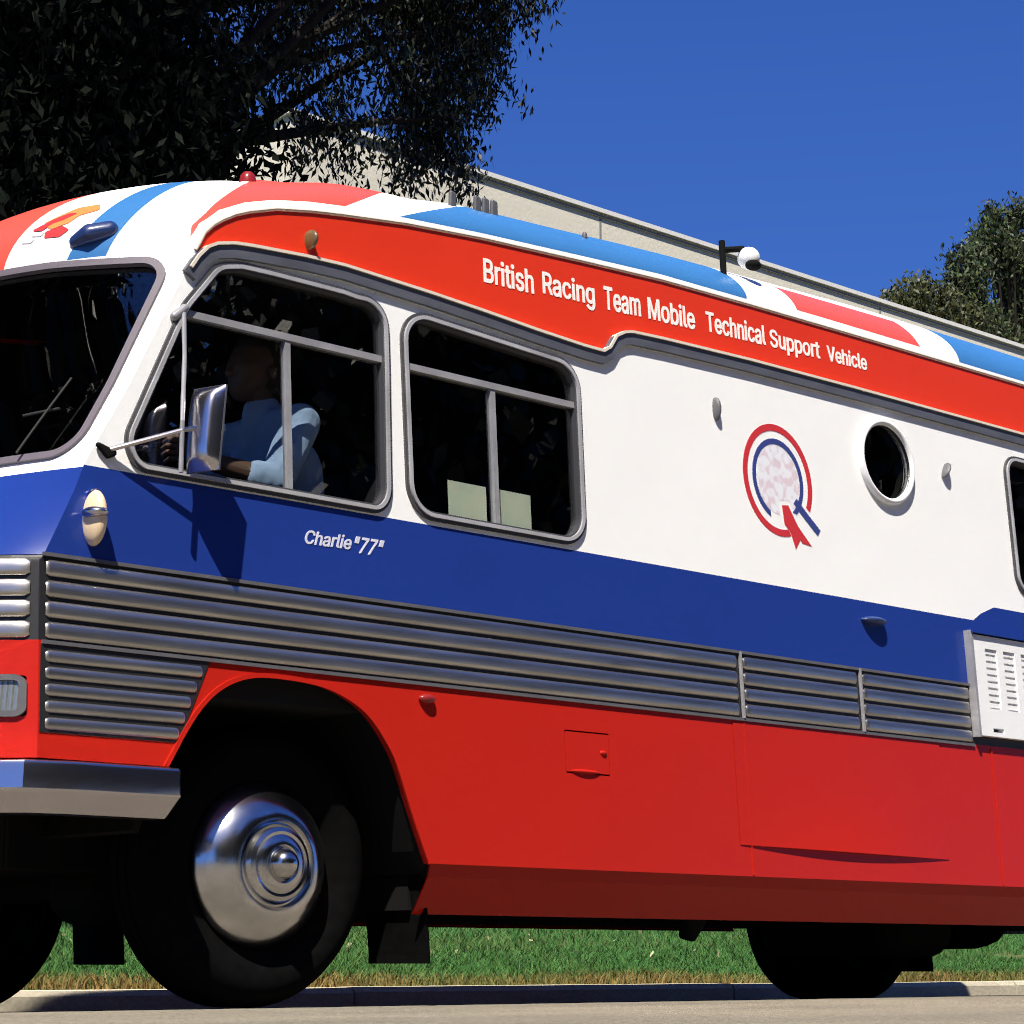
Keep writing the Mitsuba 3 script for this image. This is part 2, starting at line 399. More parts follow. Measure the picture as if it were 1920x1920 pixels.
RAIL = [(0.432, 2.418), (0.40, 2.465), (0.36, 2.507), (0.32, 2.528), (0.25, 2.545), (0.172, 2.553), (-0.06, 2.568), (-0.238, 2.573), (-0.645, 2.556), (-0.92, 2.54), (-1.19, 2.521),
        (-1.45, 2.507), (-1.56, 2.506), (-1.60, 2.53), (-1.64, 2.585), (-1.69, 2.61), (-1.735, 2.62), (-1.926, 2.628), (-2.463, 2.64), (-3.19, 2.645), (-4.52, 2.645), (TAIL, 2.645)]
BAND_TOP = [(0.40, 2.515), (0.361, 2.587), (0.325, 2.623), (0.285, 2.652), (0.23, 2.684), (0.17, 2.709), (0.053, 2.747), (-0.105, 2.777), (-0.245, 2.797), (-0.551, 2.835), (-0.929, 2.866), (-1.51, 2.897),
            (-1.95, 2.917), (-2.5, 2.925), (-3.147, 2.93), (-4.571, 2.937), (TAIL, 2.937)]
BELT = 1.697
STEP = [(TAIL, 1.776), (-4.13, 1.776), (-4.02, 1.735), (-3.955, BELT)]


def mirror(m):
    v = np.array(m.vertices)
    v[:, 1] *= -1
    return trimesh.Trimesh(v, m.faces[:, ::-1], process=False)


def both(key, poly, t0, t1, m, holes_near=None, **k):
    near = poly if holes_near is None else poly.difference(holes_near)
    add(key, on_side(near, t0, t1, 1), m, **k)
    return add(key, on_side(poly, t0, t1, -1), m, **k)


windows = unary_union([W1_IN.buffer(0.03), W2_IN.buffer(0.03), W3_IN.buffer(0.03), PORT])
TH = -0.03
# corner points of the front edge between heights
def front_edge(z0, z1):
    return [(float(xc(z)), z) for z in sorted({z0, z1, *[q for q in XC[0] if z0 < q < z1]})]


REAR_ARCH = unary_union([Point(-5.33, 0.47).buffer(0.56), sbox(-5.89, 0.0, -4.77, 0.47)])
skirt = spoly([(TAIL, 1.118)] + [(TAIL, 0.485)] + ARCH[::-1] + front_edge(0.757, 1.118)).difference(REAR_ARCH)
FUEL = sbox(-1.49, 0.845, -1.265, 0.995)
add(C + '__skirt_panel', on_side(skirt.difference(FUEL.buffer(0.006)), TH, 0.0), 'paint_red')
add(C + '__skirt_panel', on_side(skirt, TH, 0.0, -1), 'paint_red')
trim_back = spoly([(TAIL, 1.118), (TAIL, 1.388)] + front_edge(1.118, 1.388)[::-1])
both(C + '__trim_backing', trim_back, TH, -0.002, 'backing_dark')
blue = spoly(front_edge(1.388, BELT) + [(-3.955, BELT)] + STEP[::-1][1:] + [(TAIL, 1.388)])
both(C + '__waist_panel', blue, TH, 0.0, 'paint_blue')
white = spoly(front_edge(BELT, 2.515) + [q for q in RAIL[2:]] + STEP + [(-3.955, BELT)])
if not white.is_valid:
    white = white.buffer(0)
both(C + '__side_panel', white, TH, 0.0, 'paint_white', windows)
band = spoly(RAIL[2:] + BAND_TOP[::-1]).buffer(0)
both(C + '__cant_panel', band, TH, 0.0, 'paint_vermilion')


# the turned-under lower edge of the skirt
def rocker(sgn, xa, xb):
    prof = [(0.485, 1.204), (0.44, 1.186), (0.315, 1.082), (0.315, 1.076), (0.438, 1.178), (0.485, 1.196)]
    xs = np.linspace(xa, xb, 12)
    n = len(prof)
    v = [[x - 0.16 * (0.485 - z) * (i == 0), sgn * y, z] for i, x in enumerate(xs) for z, y in prof]
    f = []
    for i in range(len(xs) - 1):
        for j in range(n):
            k = (j + 1) % n
            f += [[i * n + j, i * n + k, (i + 1) * n + k], [i * n + j, (i + 1) * n + k, (i + 1) * n + j]]
    return trimesh.Trimesh(v, f, process=False)


for sgn in (1, -1):
    add(C + '__rocker_panel', rocker(sgn, -0.572, -4.78), 'paint_red')
    add(C + '__rocker_panel', rocker(sgn, -5.90, TAIL), 'paint_red')

# nose panels (lower red apron, trim backing, blue panel, windshield surround)
add(C + '__front_apron', on_nose(sbox(0.0, 0.757, 2.4, 1.118).difference(sbox(0.035, 0.892, 0.23, 0.998).buffer(0.01)), -0.03, 0.0), 'paint_red')
add(C + '__front_trim_backing', on_nose(sbox(0.0, 1.118, 2.4, 1.388), -0.03, -0.002), 'backing_dark')
add(C + '__front_panel', on_nose(sbox(0.0, 1.388, 2.4, 1.690), -0.03, 0.0, 0.06), 'paint_blue', 40)
WS = Polygon([(0.075, 1.752), (2.325, 1.752), (2.325, 2.470), (1.9, 2.492), (1.2, 2.498), (0.5, 2.492), (0.075, 2.470)]).buffer(-0.085).buffer(0.085, quad_segs=8)
add(C + '__windshield_surround', on_nose(sbox(0.0, 1.690, 2.4, 2.52).difference(WS.buffer(0.012)), -0.03, 0.0, 0.06), 'paint_white', 40)
k = add(C + '__windshield', on_nose(WS.buffer(0.012), -0.016, -0.014, 0.08), 'glass', True)
add(C + '__windshield__gasket', on_nose(WS.buffer(0.021).difference(WS.buffer(-0.004)), -0.01, 0.012, 0.05), 'gasket_grey', 40)
mat('wiper_grey', pr((0.03, 0.03, 0.03), 0.6, specular=0.2))
for a in (0.27, 1.55):
    t = np.linspace(0, 1, 9)
    add(C + '__wiper', tube(nose_map(np.stack([a - 0.07 * t, 1.745 + 0.27 * t, 0.035 + 0 * t], -1)), 0.0045), 'wiper_grey')
    add(C + '__wiper__blade', tube(nose_map(np.stack([a + 0.07 - 0.14 * t, 1.90 + 0.01 * t, 0.02 + 0 * t], -1)), 0.005), 'wiper_grey')

# ---- roof: lofted from its edge to a crown line
edge = []
for x in np.concatenate([np.linspace(TAIL, -2.6, 24), np.linspace(-2.4, -0.2, 34), np.linspace(-0.15, 0.37, 28)]):
    ze = float(np.interp(x, [p[0] for p in BAND_TOP[::-1]], [p[1] for p in BAND_TOP[::-1]]))
    edge.append((x, float(w_of(ze)), ze))
fr = [tuple(q) for q in nose(np.linspace(0.0, 2.0, 61), np.full(61, 2.52))]
edge = edge + fr + [(x, -y, z) for x, y, z in edge[::-1]]
edge = np.array(edge)
SPX = -1.022
sx = np.minimum(edge[:, 0] - 0.587 * np.clip((edge[:, 0] + 1.6) / 1.6, 0, 1), SPX)
crown = np.stack([sx, 0 * sx, np.interp(sx, [TAIL, -3.6, -2.2, -1.2, -0.5], [3.343, 3.343, 3.284, 3.219, 3.031])], -1)
rs = np.linspace(0, np.pi / 2, 30)
rows = []
ex = 1.064 + 0.4 * np.exp(-((edge[:, 0] - 0.15) / 0.3) ** 2)
for r in rs:
    a, b = 1 - max(np.cos(r), 0) ** 0.991, np.sin(r) ** ex
    p = edge * (1 - a) + crown * a
    p[:, 2] = edge[:, 2] + (crown[:, 2] - edge[:, 2]) * b
    rows.append(p)
V = np.concatenate(rows)
N = len(edge)
F = []
for i in range(len(rs) - 1):
    a = i * N + np.arange(N - 1)
    F += [np.stack([a, a + N, a + N + 1], 1), np.stack([a, a + N + 1, a + 1], 1)]
add(C + '__roof', trimesh.Trimesh(V, np.vstack(F), process=False), 'paint_roof', True)
ROOF_MESH = trimesh.Trimesh(V, np.vstack(F), process=False)
inner_v = V * [1, 0.965, 1] + [-0.02, 0, -0.035]
add(C + '__roof_lining', trimesh.Trimesh(inner_v, np.vstack(F), process=False), 'interior_dark', True)
# moulding between cant panel and roof: a dark bead
bt = np.array(BAND_TOP)
for sgn in (1, -1):
    p = np.stack([bt[:, 0], sgn * (w_of(bt[:, 1]) + 0.002), bt[:, 1] + 0.002], -1)
    add(C + '__roof_moulding', tube(p, 0.0075, 8), 'rail_cream')
# the tail wall
sec = [(float(w_of(z)), z) for z in (0.315, 0.485, 1.2, 2.0, 2.937)]
tz = [(1.06 * math.cos(t), 2.937 + 0.33 * math.sin(t)) for t in np.linspace(0.05, math.pi - 0.05, 20)]
tail = spoly(sec + tz + [(-a, b) for a, b in sec[::-1]])
m = ext(tail, 0.04)
v = m.vertices
add(C + '__rear_wall', trimesh.Trimesh(np.stack([v[:, 2] + TAIL - 0.04, v[:, 0], v[:, 1]], -1), m.faces, process=False), 'paint_white')

# ---- drip rail above the windows
rail = LineString(RAIL).buffer(0.026, cap_style=2, join_style=1).difference(sbox(TAIL - 1, 0, TAIL, 4))
both(C + '__drip_rail', rail, -0.002, 0.018, 'rail_grey')  # dark grey width also paints the shadow under the rail
lip = LineString([(a, b + 0.027) for a, b in RAIL]).buffer(0.0055, cap_style=2)  # pale lip: sun on the top edge put into its colour
both(C + '__drip_rail_lip', lip, -0.001, 0.026, 'rail_cream')


# ---- windows
def window(key, inner, frame=0.032, deep=0.0):
    ring = inner.buffer(frame, quad_segs=8).difference(inner.buffer(-0.002))
    add(key, on_side(ring, -0.028, 0.010), 'gasket_black')
    bead = inner.buffer(frame * 0.62, quad_segs=8).difference(inner.buffer(frame * 0.18, quad_segs=8))
    add(key + '__bead', on_side(bead, 0.009, 0.018), 'bead_metal')
    return key


w1 = window(C + '__cab_window', W1_IN)
w2 = window(C + '__side_window', W2_IN)
w3 = window(C + '__rear_window', W3_IN, 0.03)


def panes(key, inner, cuts):
    rest = [inner.buffer(0.012)]
    for c in cuts:
        rest = [g for r in rest for g in getattr(r.difference(c), 'geoms', [r.difference(c)])]
    for g in rest:
        if g.area > 0.002:
            add(key + '__pane', on_side(g, -0.018, -0.015), 'glass')


b1 = sbox(-0.5, 2.272, 0.6, 2.297)
b1 = affinity.skew(b1, ys=0)
d1 = sbox(-0.003, 1.7, 0.020, 2.274)
b2 = sbox(-1.5, 2.270, -0.5, 2.295)
d2 = sbox(-0.977, 1.7, -0.954, 2.272)
for key, inner, bb, dd in ((w1, W1_IN, b1, d1), (w2, W2_IN, b2, d2)):
    add(key + '__transom', on_side(bb.intersection(inner.buffer(0.004)), -0.024, 0.002), 'frame_metal')
    add(key + '__divider', on_side(dd.intersection(inner.buffer(0.004)), -0.026, -0.002), 'frame_metal')
    panes(key, inner, [bb.buffer(-0.004), dd.buffer(-0.004)])
panes(w3, W3_IN, [])
# porthole: chrome ring and dark pane
pc = np.array([-3.378, float(w_of(2.36)), 2.36])
ringp = []
for t in np.linspace(0, 2 * np.pi, 17):
    ringp.append((0.184 + 0.015 * math.cos(t), 0.006 + 0.022 * math.sin(t)))
pm = lathe_y(ringp, [0, 0, 0], 64)
ang = math.atan(0.06)
pm.apply_transform(trimesh.transformations.rotation_matrix(ang, [1, 0, 0]))
pm.apply_translation(pc)
add(C + '__porthole', pm, 'unit_white', 60)
add(C + '__porthole__pane', on_side(PORT, 0.002, 0.005), 'glass')
add(C + '__porthole__gasket', on_side(PORT.buffer(0.004).difference(PORT.buffer(-0.009)), -0.02, 0.012), 'backing_dark')

# ---- inner lining, floor, ceiling, partition: added dark, to black out the cabin
line_poly = spoly([(TAIL + 0.02, 1.05), (0.75, 1.05), (0.75, 1.70), (0.42, 2.38), (0.3, 2.56), (0.2, 2.68), (-0.6, 2.76), (TAIL + 0.02, 2.80)])
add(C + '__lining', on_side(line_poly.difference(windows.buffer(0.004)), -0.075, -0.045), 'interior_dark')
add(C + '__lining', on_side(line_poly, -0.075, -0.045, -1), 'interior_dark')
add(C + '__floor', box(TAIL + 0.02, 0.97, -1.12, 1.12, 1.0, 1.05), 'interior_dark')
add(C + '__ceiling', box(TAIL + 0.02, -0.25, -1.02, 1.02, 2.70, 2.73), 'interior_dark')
add(C + '__added_partition', box(-2.0, -1.96, -1.0, 1.0, 1.05, 2.66), 'interior_dark')
# dashboard, steering wheel, seats
dz = to_tri(hull_balls([((0.86, -0.98, 1.62), .05), ((0.86, 0.98, 1.62), .05), ((0.62, -0.98, 1.60), .05), ((0.62, 0.98, 1.60), .05), ((0.66, -0.98, 1.2), .05), ((0.66, 0.98, 1.2), .05)]))
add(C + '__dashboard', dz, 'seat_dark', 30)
th = np.linspace(0, 2 * np.pi, 40)
SW = np.array([0.30, 0.66, 1.80])
ax = np.array([math.cos(0.6), 0, math.sin(0.6)])
e1, e2 = np.array([0, 1.0, 0]), np.cross(ax, [0, 1.0, 0])
ringpts = SW + 0.21 * (np.cos(th)[:, None] * e1 + np.sin(th)[:, None] * e2)
add(C + '__steering_wheel', cat([tube(ringpts, 0.013, 8), tube([SW, SW + ax * 0.45 - [0, 0, 0.3]], 0.025), tube([SW - e1 * 0.21, SW + e1 * 0.21], 0.012)]), 'seat_dark', 40)


def seat(x, y, z):
    s = to_tri(hull_balls([((x - .2, y - .2, z), .05), ((x + .25, y - .2, z + .02), .05), ((x - .2, y + .2, z), .05), ((x + .25, y + .2, z + .02), .05), ((x, y, z - .05), .1)]))
    b = to_tri(hull_balls([((x - .24, y - .2, z + .05), .05), ((x - .24, y + .2, z + .05), .05), ((x - .36, y - .17, z + .5), .05), ((x - .36, y + .17, z + .5), .05)]))
    p = box(x - .15, x + .15, y - .15, y + .15, 1.05, z - .04)
    return cat([s, b, p])


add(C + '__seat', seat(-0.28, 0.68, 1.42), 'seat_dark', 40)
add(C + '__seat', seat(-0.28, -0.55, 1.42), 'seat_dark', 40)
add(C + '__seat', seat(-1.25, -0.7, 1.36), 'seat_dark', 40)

# ---- ribbed aluminium trim: every slat a part
SL = 4
PITCHZ = (1.383 - 1.122) / SL


def slat_side(x0, x1, z0, h, sgn=1, slant=0.0):
    """half-round slat on the side; the ends rounded."""
    n = 7
    t = np.linspace(0, np.pi, n)
    prof = [(z0 + h / 2 - (h / 2) * math.cos(a), 0.0115 * math.sin(a) ** 0.6) for a in t]
    xs = [x0, x0 - 0.012 * np.sign(x0 - x1), x1 + 0.012 * np.sign(x0 - x1), x1]
    sc = [0.25, 1, 1, 0.25]
    v, f = [], []
    for x, s in zip(xs, sc):
        for z, o in prof:
            zz = z0 + h / 2 + (z - z0 - h / 2) * (0.6 + 0.4 * s)
            v.append([x, sgn * (float(w_of(zz)) + o * s), zz])
    for i in range(len(xs) - 1):
        for j in range(n - 1):
            f += [[i * n + j, (i + 1) * n + j + 1, i * n + j + 1], [i * n + j, (i + 1) * n + j, (i + 1) * n + j + 1]]
    m = trimesh.Trimesh(v, f, process=False)
    return m if sgn < 0 else trimesh.Trimesh(v, np.array(f)[:, ::-1], process=False)


for x0, x1 in ((0.972, -2.262), (-2.304, -3.045), (-3.087, -3.862)):
    for i in range(SL):
        add(C + '__trim_slat', slat_side(x0, x1, 1.125 + i * PITCHZ, PITCHZ - 0.012), 'aluminium', 45)
for i in range(SL):
    add(C + '__trim_slat', slat_side(0.972, TAIL, 1.125 + i * PITCHZ, PITCHZ - 0.012, -1), 'aluminium', 45)
for xj in (-2.283, -3.066):
    add(C + '__trim_joint', on_side(sbox(xj - 0.0045, 1.118, xj + 0.0045, 1.392), 0.0, 0.013), 'frame_metal')
for z in (1.389, 1.113):
    add(C + '__trim_bead', on_side(sbox(-3.87, z - 0.006, 0.985, z + 0.006), 0.0, 0.009), 'rubber_grey')
low = spoly([(0.988, 1.106), (0.356, 1.106), (0.478, 0.835), (0.990, 0.835)])
add(C + '__grille_backing', on_side(low, -0.001, 0.003), 'backing_dark')
LS = 5
lp = (1.100 - 0.84) / LS
for i in range(LS):
    z0 = 0.843 + i * lp
    add(C + '__grille_slat', slat_side(0.972, 0.362 + (1.10 - z0 - lp / 2) / 0.262 * 0.118 + 0.012, z0, lp - 0.012), 'aluminium', 45)
# slats round the nose
for i in range(SL):
    z0, h = 1.125 + i * PITCHZ, PITCHZ - 0.012
    n = 7
    ss = np.concatenate([[0.020, 0.032], np.linspace(0.06, 2.34, 50), [2.368, 2.38]])
    v, f = [], []
    for ia, s in enumerate(ss):
        k = 0.3 if ia in (0, len(ss) - 1) else 1.0
        pts = np.array([[s, z0 + h / 2 - (h / 2) * math.cos(a) * (0.6 + 0.4 * k), 0.0115 * k * math.sin(a) ** 0.6] for a in np.linspace(0, np.pi, n)])
        v.append(nose_map(pts))
    v = np.vstack(v)
    for ia in range(len(ss) - 1):
        for j in range(n - 1):
            f += [[ia * n + j, ia * n + j + 1, (ia + 1) * n + j + 1], [ia * n + j, (ia + 1) * n + j + 1, (ia + 1) * n + j]]
    add(C + '__front_slat', trimesh.Trimesh(v, f, process=False), 'aluminium', 45)

# ---- wheel-arch lip, wheel well, wheels
arch_line = LineString(ARCH)
add(C + '__arch_lip', on_side(arch_line.buffer(0.008, cap_style=2), -0.002, 0.007), 'paint_red')
pts = [(0.62, 0.55)] + [(a, b + 0.05) for a, b in ARCH] + [(-0.66, 0.42)]
for y0, y1 in ((0.62, 1.165), (-1.165, -0.62)):
    ring = LineString(pts).buffer(0.012, cap_style=2)
    m = ext(ring, y1 - y0)
    v = m.vertices
    yy = y0 if y0 > 0 else y1
    add(C + '__wheel_well', cat([trimesh.Trimesh(np.stack([v[:, 0], v[:, 2] + y0, v[:, 1]], -1), m.faces[:, ::-1], process=False), box(-0.75, 0.75, yy - 0.012, yy + 0.01, 0.45, 1.14)]), 'underbody_black')


R = 0.47
RX = -5.33
TYRE = [(0.262, -0.02), (0.30, 0.008), (0.35, 0.035), (0.39, 0.04), (0.425, 0.028), (0.448, 0.006), (0.462, -0.02), (0.467, -0.028), (0.467, -0.035), (0.470, -0.045), (0.470, -0.085), (0.462, -0.088), (0.462, -0.098), (0.470, -0.10),
        (0.470, -0.135), (0.462, -0.138), (0.462, -0.148), (0.470, -0.15), (0.470, -0.18), (0.44, -0.215), (0.35, -0.24), (0.26, -0.2)]
CAP = [(0.272, -0.012), (0.277, 0.0), (0.272, 0.012), (0.260, 0.026), (0.240, 0.050), (0.214, 0.074), (0.188, 0.092), (0.166, 0.101), (0.152, 0.101), (0.147, 0.094), (0.140, 0.090), (0.134, 0.092), (0.130, 0.102), (0.122, 0.116), (0.108, 0.124), (0.098, 0.122), (0.092, 0.126), (0.078, 0.134), (0.064, 0.135), (0.056, 0.131), (0.051, 0.138),
       (0.046, 0.158), (0.034, 0.174), (0.018, 0.182), (0.0005, 0.184)]


def wheel(x, y, sgn, zc, cap=True, spin=0.0):
    k = add(C + '__wheel', lathe_y([(0.05, -0.05), (0.262, -0.05), (0.268, -0.03), (0.268, 0.0)], [x, y, zc], 48, sgn), 'underbody_black')
    add(k + '__tyre', lathe_y(TYRE, [x, y, zc], 72, sgn), 'black_rubber', 35)
    if cap:
        add(k + '__hubcap', lathe_y(CAP, [x, y, zc], 72, sgn), 'chrome_worn', 30)
    return k


wheel(0.0, 0.985, 1, R)
wheel(0.0, -1.13, -1, R - 0.05)
wheel(RX, 1.0, 1, R - 0.003)
wheel(RX, -1.08, -1, R - 0.05, False)
wheel(RX, -0.82, -1, R - 0.045, False)

# ---- underbody: chassis, axles, tank, mudflaps
add(C + '__chassis', cat([box(TAIL + .1, -0.62, -1.03, 1.03, 0.33, 0.99), box(0.62, 1.2, -1.0, 1.0, 0.62, 0.99), box(-0.62, 0.75, -0.6, 0.6, 0.45, 0.99)]), 'underbody_black')
add(C + '__axle', cat([tube([(0, -0.9, 0.42), (0, 0.9, 0.42)], 0.05), to_tri(hull_balls([((0, 0.1, 0.40), .12), ((0, -0.1, 0.40), .12)]))]), 'underbody_black')
add(C + '__axle', cat([tube([(RX, -0.9, 0.45), (RX, 0.9, 0.45)], 0.08), to_tri(hull_balls([((RX, 0.1, 0.42), .2), ((RX, -0.1, 0.42), .2)]))]), 'underbody_black')
add(C + '__fuel_tank', to_tri(hull_balls([((-4.05, 0.5, 0.30), .13), ((-4.35, 0.5, 0.30), .13), ((-4.05, -0.1, 0.30), .13), ((-4.35, -0.1, 0.30), .13)])), 'underbody_black', 30)
add(C + '__step_bracket', to_tri(hull_balls([((-2.12, 1.0, 0.34), .02), ((-2.22, 1.0, 0.34), .02), ((-2.14, 1.0, 0.25), .02), ((-2.2, 0.9, 0.26), .02)])), 'underbody_black')


def flap(y0, y1, zb):
    v = np.array([[-0.60, 0, 0.60], [-0.645, 0, 0.34], [-0.66, 0, zb + 0.03], [-0.66, 0, zb]])
    m = ext(LineString([(a[0], a[2]) for a in v]).buffer(0.007, cap_style=2), y1 - y0)
    q = m.vertices
    return trimesh.Trimesh(np.stack([q[:, 0], q[:, 2] + y0, q[:, 1]], -1), m.faces[:, ::-1], process=False)


add(C + '__mudflap', flap(0.78, 1.10, 0.145), 'black_rubber')
add(C + '__mudflap', trimesh.Trimesh(flap(-1.12, -0.66, 0.10).vertices + [RX, 0, 0], flap(-1.12, -0.66, 0.10).faces, process=False), 'black_rubber')
add(C + '__mudflap', flap(-1.16, -0.80, 0.14), 'black_rubber')

# ---- bumper: chrome, wraps from the arch round the nose
prof = [(0.748, -0.03), (0.748, 0.045), (0.744, 0.055), (0.735, 0.059), (0.70, 0.062), (0.662, 0.065), (0.654, 0.062), (0.648, 0.056), (0.60, 0.022), (0.59, 0.012), (0.586, -0.03)]
path = [(0.505, None), (0.52, None), (0.7, None), (0.93, None)]
v, f = [], []
bp = []
for x in (0.512, 0.525, 0.7, 0.9):
    bp.append((np.array([x, 1.2]), np.array([0, 1.0])))
for u in np.linspace(0.015, 1.985, 46):
    p, q = nose(u - 1e-3, 0.7)[:2], nose(u + 1e-3, 0.7)[:2]
    d = (q - p) / np.linalg.norm(q - p)
    nn = np.array([-d[1], d[0]])
    bp.append((nose(u, 0.7)[:2], nn if nn[0] > 0 else -nn))
for x in (0.9, 0.7, 0.525, 0.512):
    bp.append((np.array([x, -1.2]), np.array([0, -1.0])))
for i, (p, nn) in enumerate(bp):
    s = 0.8 if i in (0, len(bp) - 1) else 1.0
    for z, o in prof:
        cut = 0.035 * max(0.66 - z, 0) / 0.08 if i in (0, 1, len(bp) - 1, len(bp) - 2) else 0.0
        q = p + nn * o * s
        v.append([q[0] + cut, q[1], z])
n = len(prof)
for i in range(len(bp) - 1):
    for j in range(n - 1):
        f += [[i * n + j, i * n + j + 1, (i + 1) * n + j + 1], [i * n + j, (i + 1) * n + j + 1, (i + 1) * n + j]]
f += [[0, j, j + 1] for j in range(1, n - 1)]
add(C + '__bumper', trimesh.Trimesh(v, np.array(f)[:, ::-1], process=False), 'chrome', 25)
add(C + '__bumper__bracket', to_tri(hull_balls([((0.56, 1.19, 0.715), .016), ((0.53, 1.20, 0.70), .02), ((0.51, 1.2, 0.68), .016)])), 'frame_metal', 30)

# ---- headlights
hl = sbox(0.035, 0.892, 0.23, 0.998).buffer(-0.02).buffer(0.02)
for s in (0, 1):
    q = hl if s == 0 else affinity.scale(hl, -1, 1, origin=(1.2, 0))
    k = add(C + '__headlight', on_nose(q.buffer(0.012).difference(q.buffer(-0.006)), -0.02, 0.012, 0.05), 'rubber_grey')
    add(k + '__lens', on_nose(q, -0.02, 0.002, 0.03), 'lens_clear', 40)

# ---- lamps and small fittings on the near side
def lump(x, z, r, off, stretchv, m, key, twist=0.0):
    s = trimesh.creation.icosphere(3, 1.0)
    s.apply_scale([r * stretchv[0], r * stretchv[1], r * stretchv[2]])
    if twist:
        s.apply_transform(trimesh.transformations.rotation_matrix(twist, [0, 1, 0]))
    s.apply_translation([x, float(w_of(z)) + off, z])
    return add(key, s, m, True)


k = lump(0.812, 1.522, 0.1, 0.026, (0.32, 0.55, 0.90), 'lens_amber', C + '__turn_lamp')
add(k + '__collar', lathe_y([(0.034, 0), (0.04, 0.012), (0.034, 0.026)], [0, 0, 0], 32), 'chrome')
del scene[k + '__collar']
lump(0.822, 1.535, 0.1, 0.046, (0.40, 0.50, 0.20), 'chrome', k + '__collar')
lump(0.806, 1.605, 0.1, 0.016, (0.20, 0.26, 0.16), 'chrome', k + '__cap')
lump(-0.088, 2.663, 0.1, 0.012, (0.16, 0.45, 0.36), 'lens_olive', C + '__marker_lamp')
lump(-0.575, 1.06, 0.1, 0.008, (0.36, 0.20, 0.18), 'lens_red', C + '__side_reflector')
lump(-3.19, 1.612, 0.1, 0.008, (0.80, 0.42, 0.20), 'lens_blue', C + '__waist_lamp')
lump(-2.234, 2.41, 0.1, 0.004, (0.15, 0.30, 0.52), 'rubber_grey', C + '__awning_catch')
lump(-3.83, 2.39, 0.1, 0.004, (0.12, 0.34, 0.45), 'rubber_grey', C + '__awning_catch', -0.5)
# fuel hatch with a finger notch, locker door panel, seam strips
k = add(C + '__fuel_hatch', on_side(FUEL, -0.02, 0.001), 'paint_red')
lump(-1.46, 0.925, 0.1, 0.0, (0.18, 0.10, 0.10), 'paint_red', k + '__catch')
lump(-1.36, 0.848, 0.1, -0.004, (0.85, 0.16, 0.09), 'paint_red', k + '__hinge')


def locker_panel():
    xs, zs = np.linspace(-2.215, -3.60, 24), np.concatenate([[0.6]*2, np.linspace(0.602, 1.10, 14)])
    X, Z = np.meshgrid(xs, zs, indexing='ij')
    tx = (xs[0] - X) / (xs[0] - xs[-1])
    down = 1 - np.clip((Z - 0.60) / 0.5, 0, 1)
    o = 0.003 + 0.016 * np.clip(np.sin(np.pi * tx), 0, 1) * down ** 3
    o[:, 0] = -0.004
    Z = Z + 0.012 * (X + 2.9) * down
    v = np.stack([X, w_of(Z) + o, Z], -1).reshape(-1, 3)
    n = len(zs)
    i, j = np.meshgrid(np.arange(len(xs) - 1), np.arange(n - 1), indexing='ij')
    a = (i * n + j).ravel()
    f = np.vstack([np.stack([a, a + n, a + n + 1], 1), np.stack([a, a + n + 1, a + 1], 1)])
    return trimesh.Trimesh(v, f[:, ::-1], process=False)


add(C + '__locker_door', locker_panel(), 'paint_red', 50)
for xj in (-2.283, -4.0):
    add(C + '__panel_seam', on_side(sbox(xj - 0.003, 0.49, xj + 0.003, 1.106), 0.0, 0.005), 'paint_red')

# ---- air conditioner unit with slotted front
AC = sbox(-4.72, 1.158, -3.882, 1.622)
slots, sw = [], 0.093
k = C + '__air_conditioner'
x = -3.975
while x - sw > -4.70:
    slots.append(sbox(x - sw, 1.285, x, 1.563))
    x -= 0.143
feet = [sbox(a - 0.085, 1.178, a, 1.197) for a in (-3.985, -4.25)]
add(k, on_side(AC.difference(unary_union(slots + feet)), 0.0, 0.035), 'unit_white')
for s in slots:
    x0, z0, x1, z1 = s.bounds
    add(k + '__louvre_panel', on_side(s, 0.002, 0.012), 'unit_grey')
    for z in np.arange(z0 + 0.008, z1 - 0.01, 0.031):
        add(k + '__louvre', on_side(sbox(x0 + 0.002, z, x1 - 0.002, z + 0.02), 0.012, 0.028), 'unit_white')
add(k + '__edge_strip', on_side(sbox(-3.884, 1.15, -3.868, 1.64), 0.0, 0.04), 'frame_metal')
add(k + '__hood', on_side(sbox(-4.75, 1.628, -3.87, 1.645), 0.0, 0.05), 'paint_blue')

# ---- rosette emblem
cx, cz = -2.614, 2.163


def ell(rx, rz, c=(cx, cz)):
    return affinity.translate(affinity.scale(Point(0, 0).buffer(1.0, quad_segs=24), rx, rz), *c)


outer = ell(0.226, 0.246).difference(ell(0.197, 0.216))
notch = spoly([(-2.56, 2.02), (-2.80, 1.80), (-2.92, 1.95), (-2.70, 2.10)])
blue_tail = LineString([(-2.717, 2.085), (-2.775, 2.035), (-2.866, 1.963)]).buffer(0.017, cap_style=2)
gap = LineString([(-2.717, 2.085), (-2.775, 2.035), (-2.866, 1.963)]).buffer(0.034)
inner = ell(0.166, 0.182).difference(ell(0.144, 0.158))
tails = spoly([(-2.628, 2.055), (-2.668, 2.060), (-2.725, 1.975), (-2.808, 1.898), (-2.745, 1.905), (-2.735, 1.918), (-2.70, 1.872), (-2.672, 1.945), (-2.637, 1.972)])
E_ = C + '__rosette'
add(E_, on_side(outer.difference(gap).difference(tails.buffer(0.004)).difference(spoly([(-2.69, 2.03), (-2.76, 1.88), (-2.86, 1.96), (-2.74, 2.08)])), 0.0, 0.0018), 'rosette_red')
add(E_ + '__ribbon', on_side(tails, 0.0, 0.0022), 'rosette_red')
add(E_ + '__ring', on_side(inner.difference(tails.buffer(0.012)).difference(sbox(-2.72, 1.95, -2.55, 2.03)).union(blue_tail), 0.0, 0.002), 'rosette_blue')
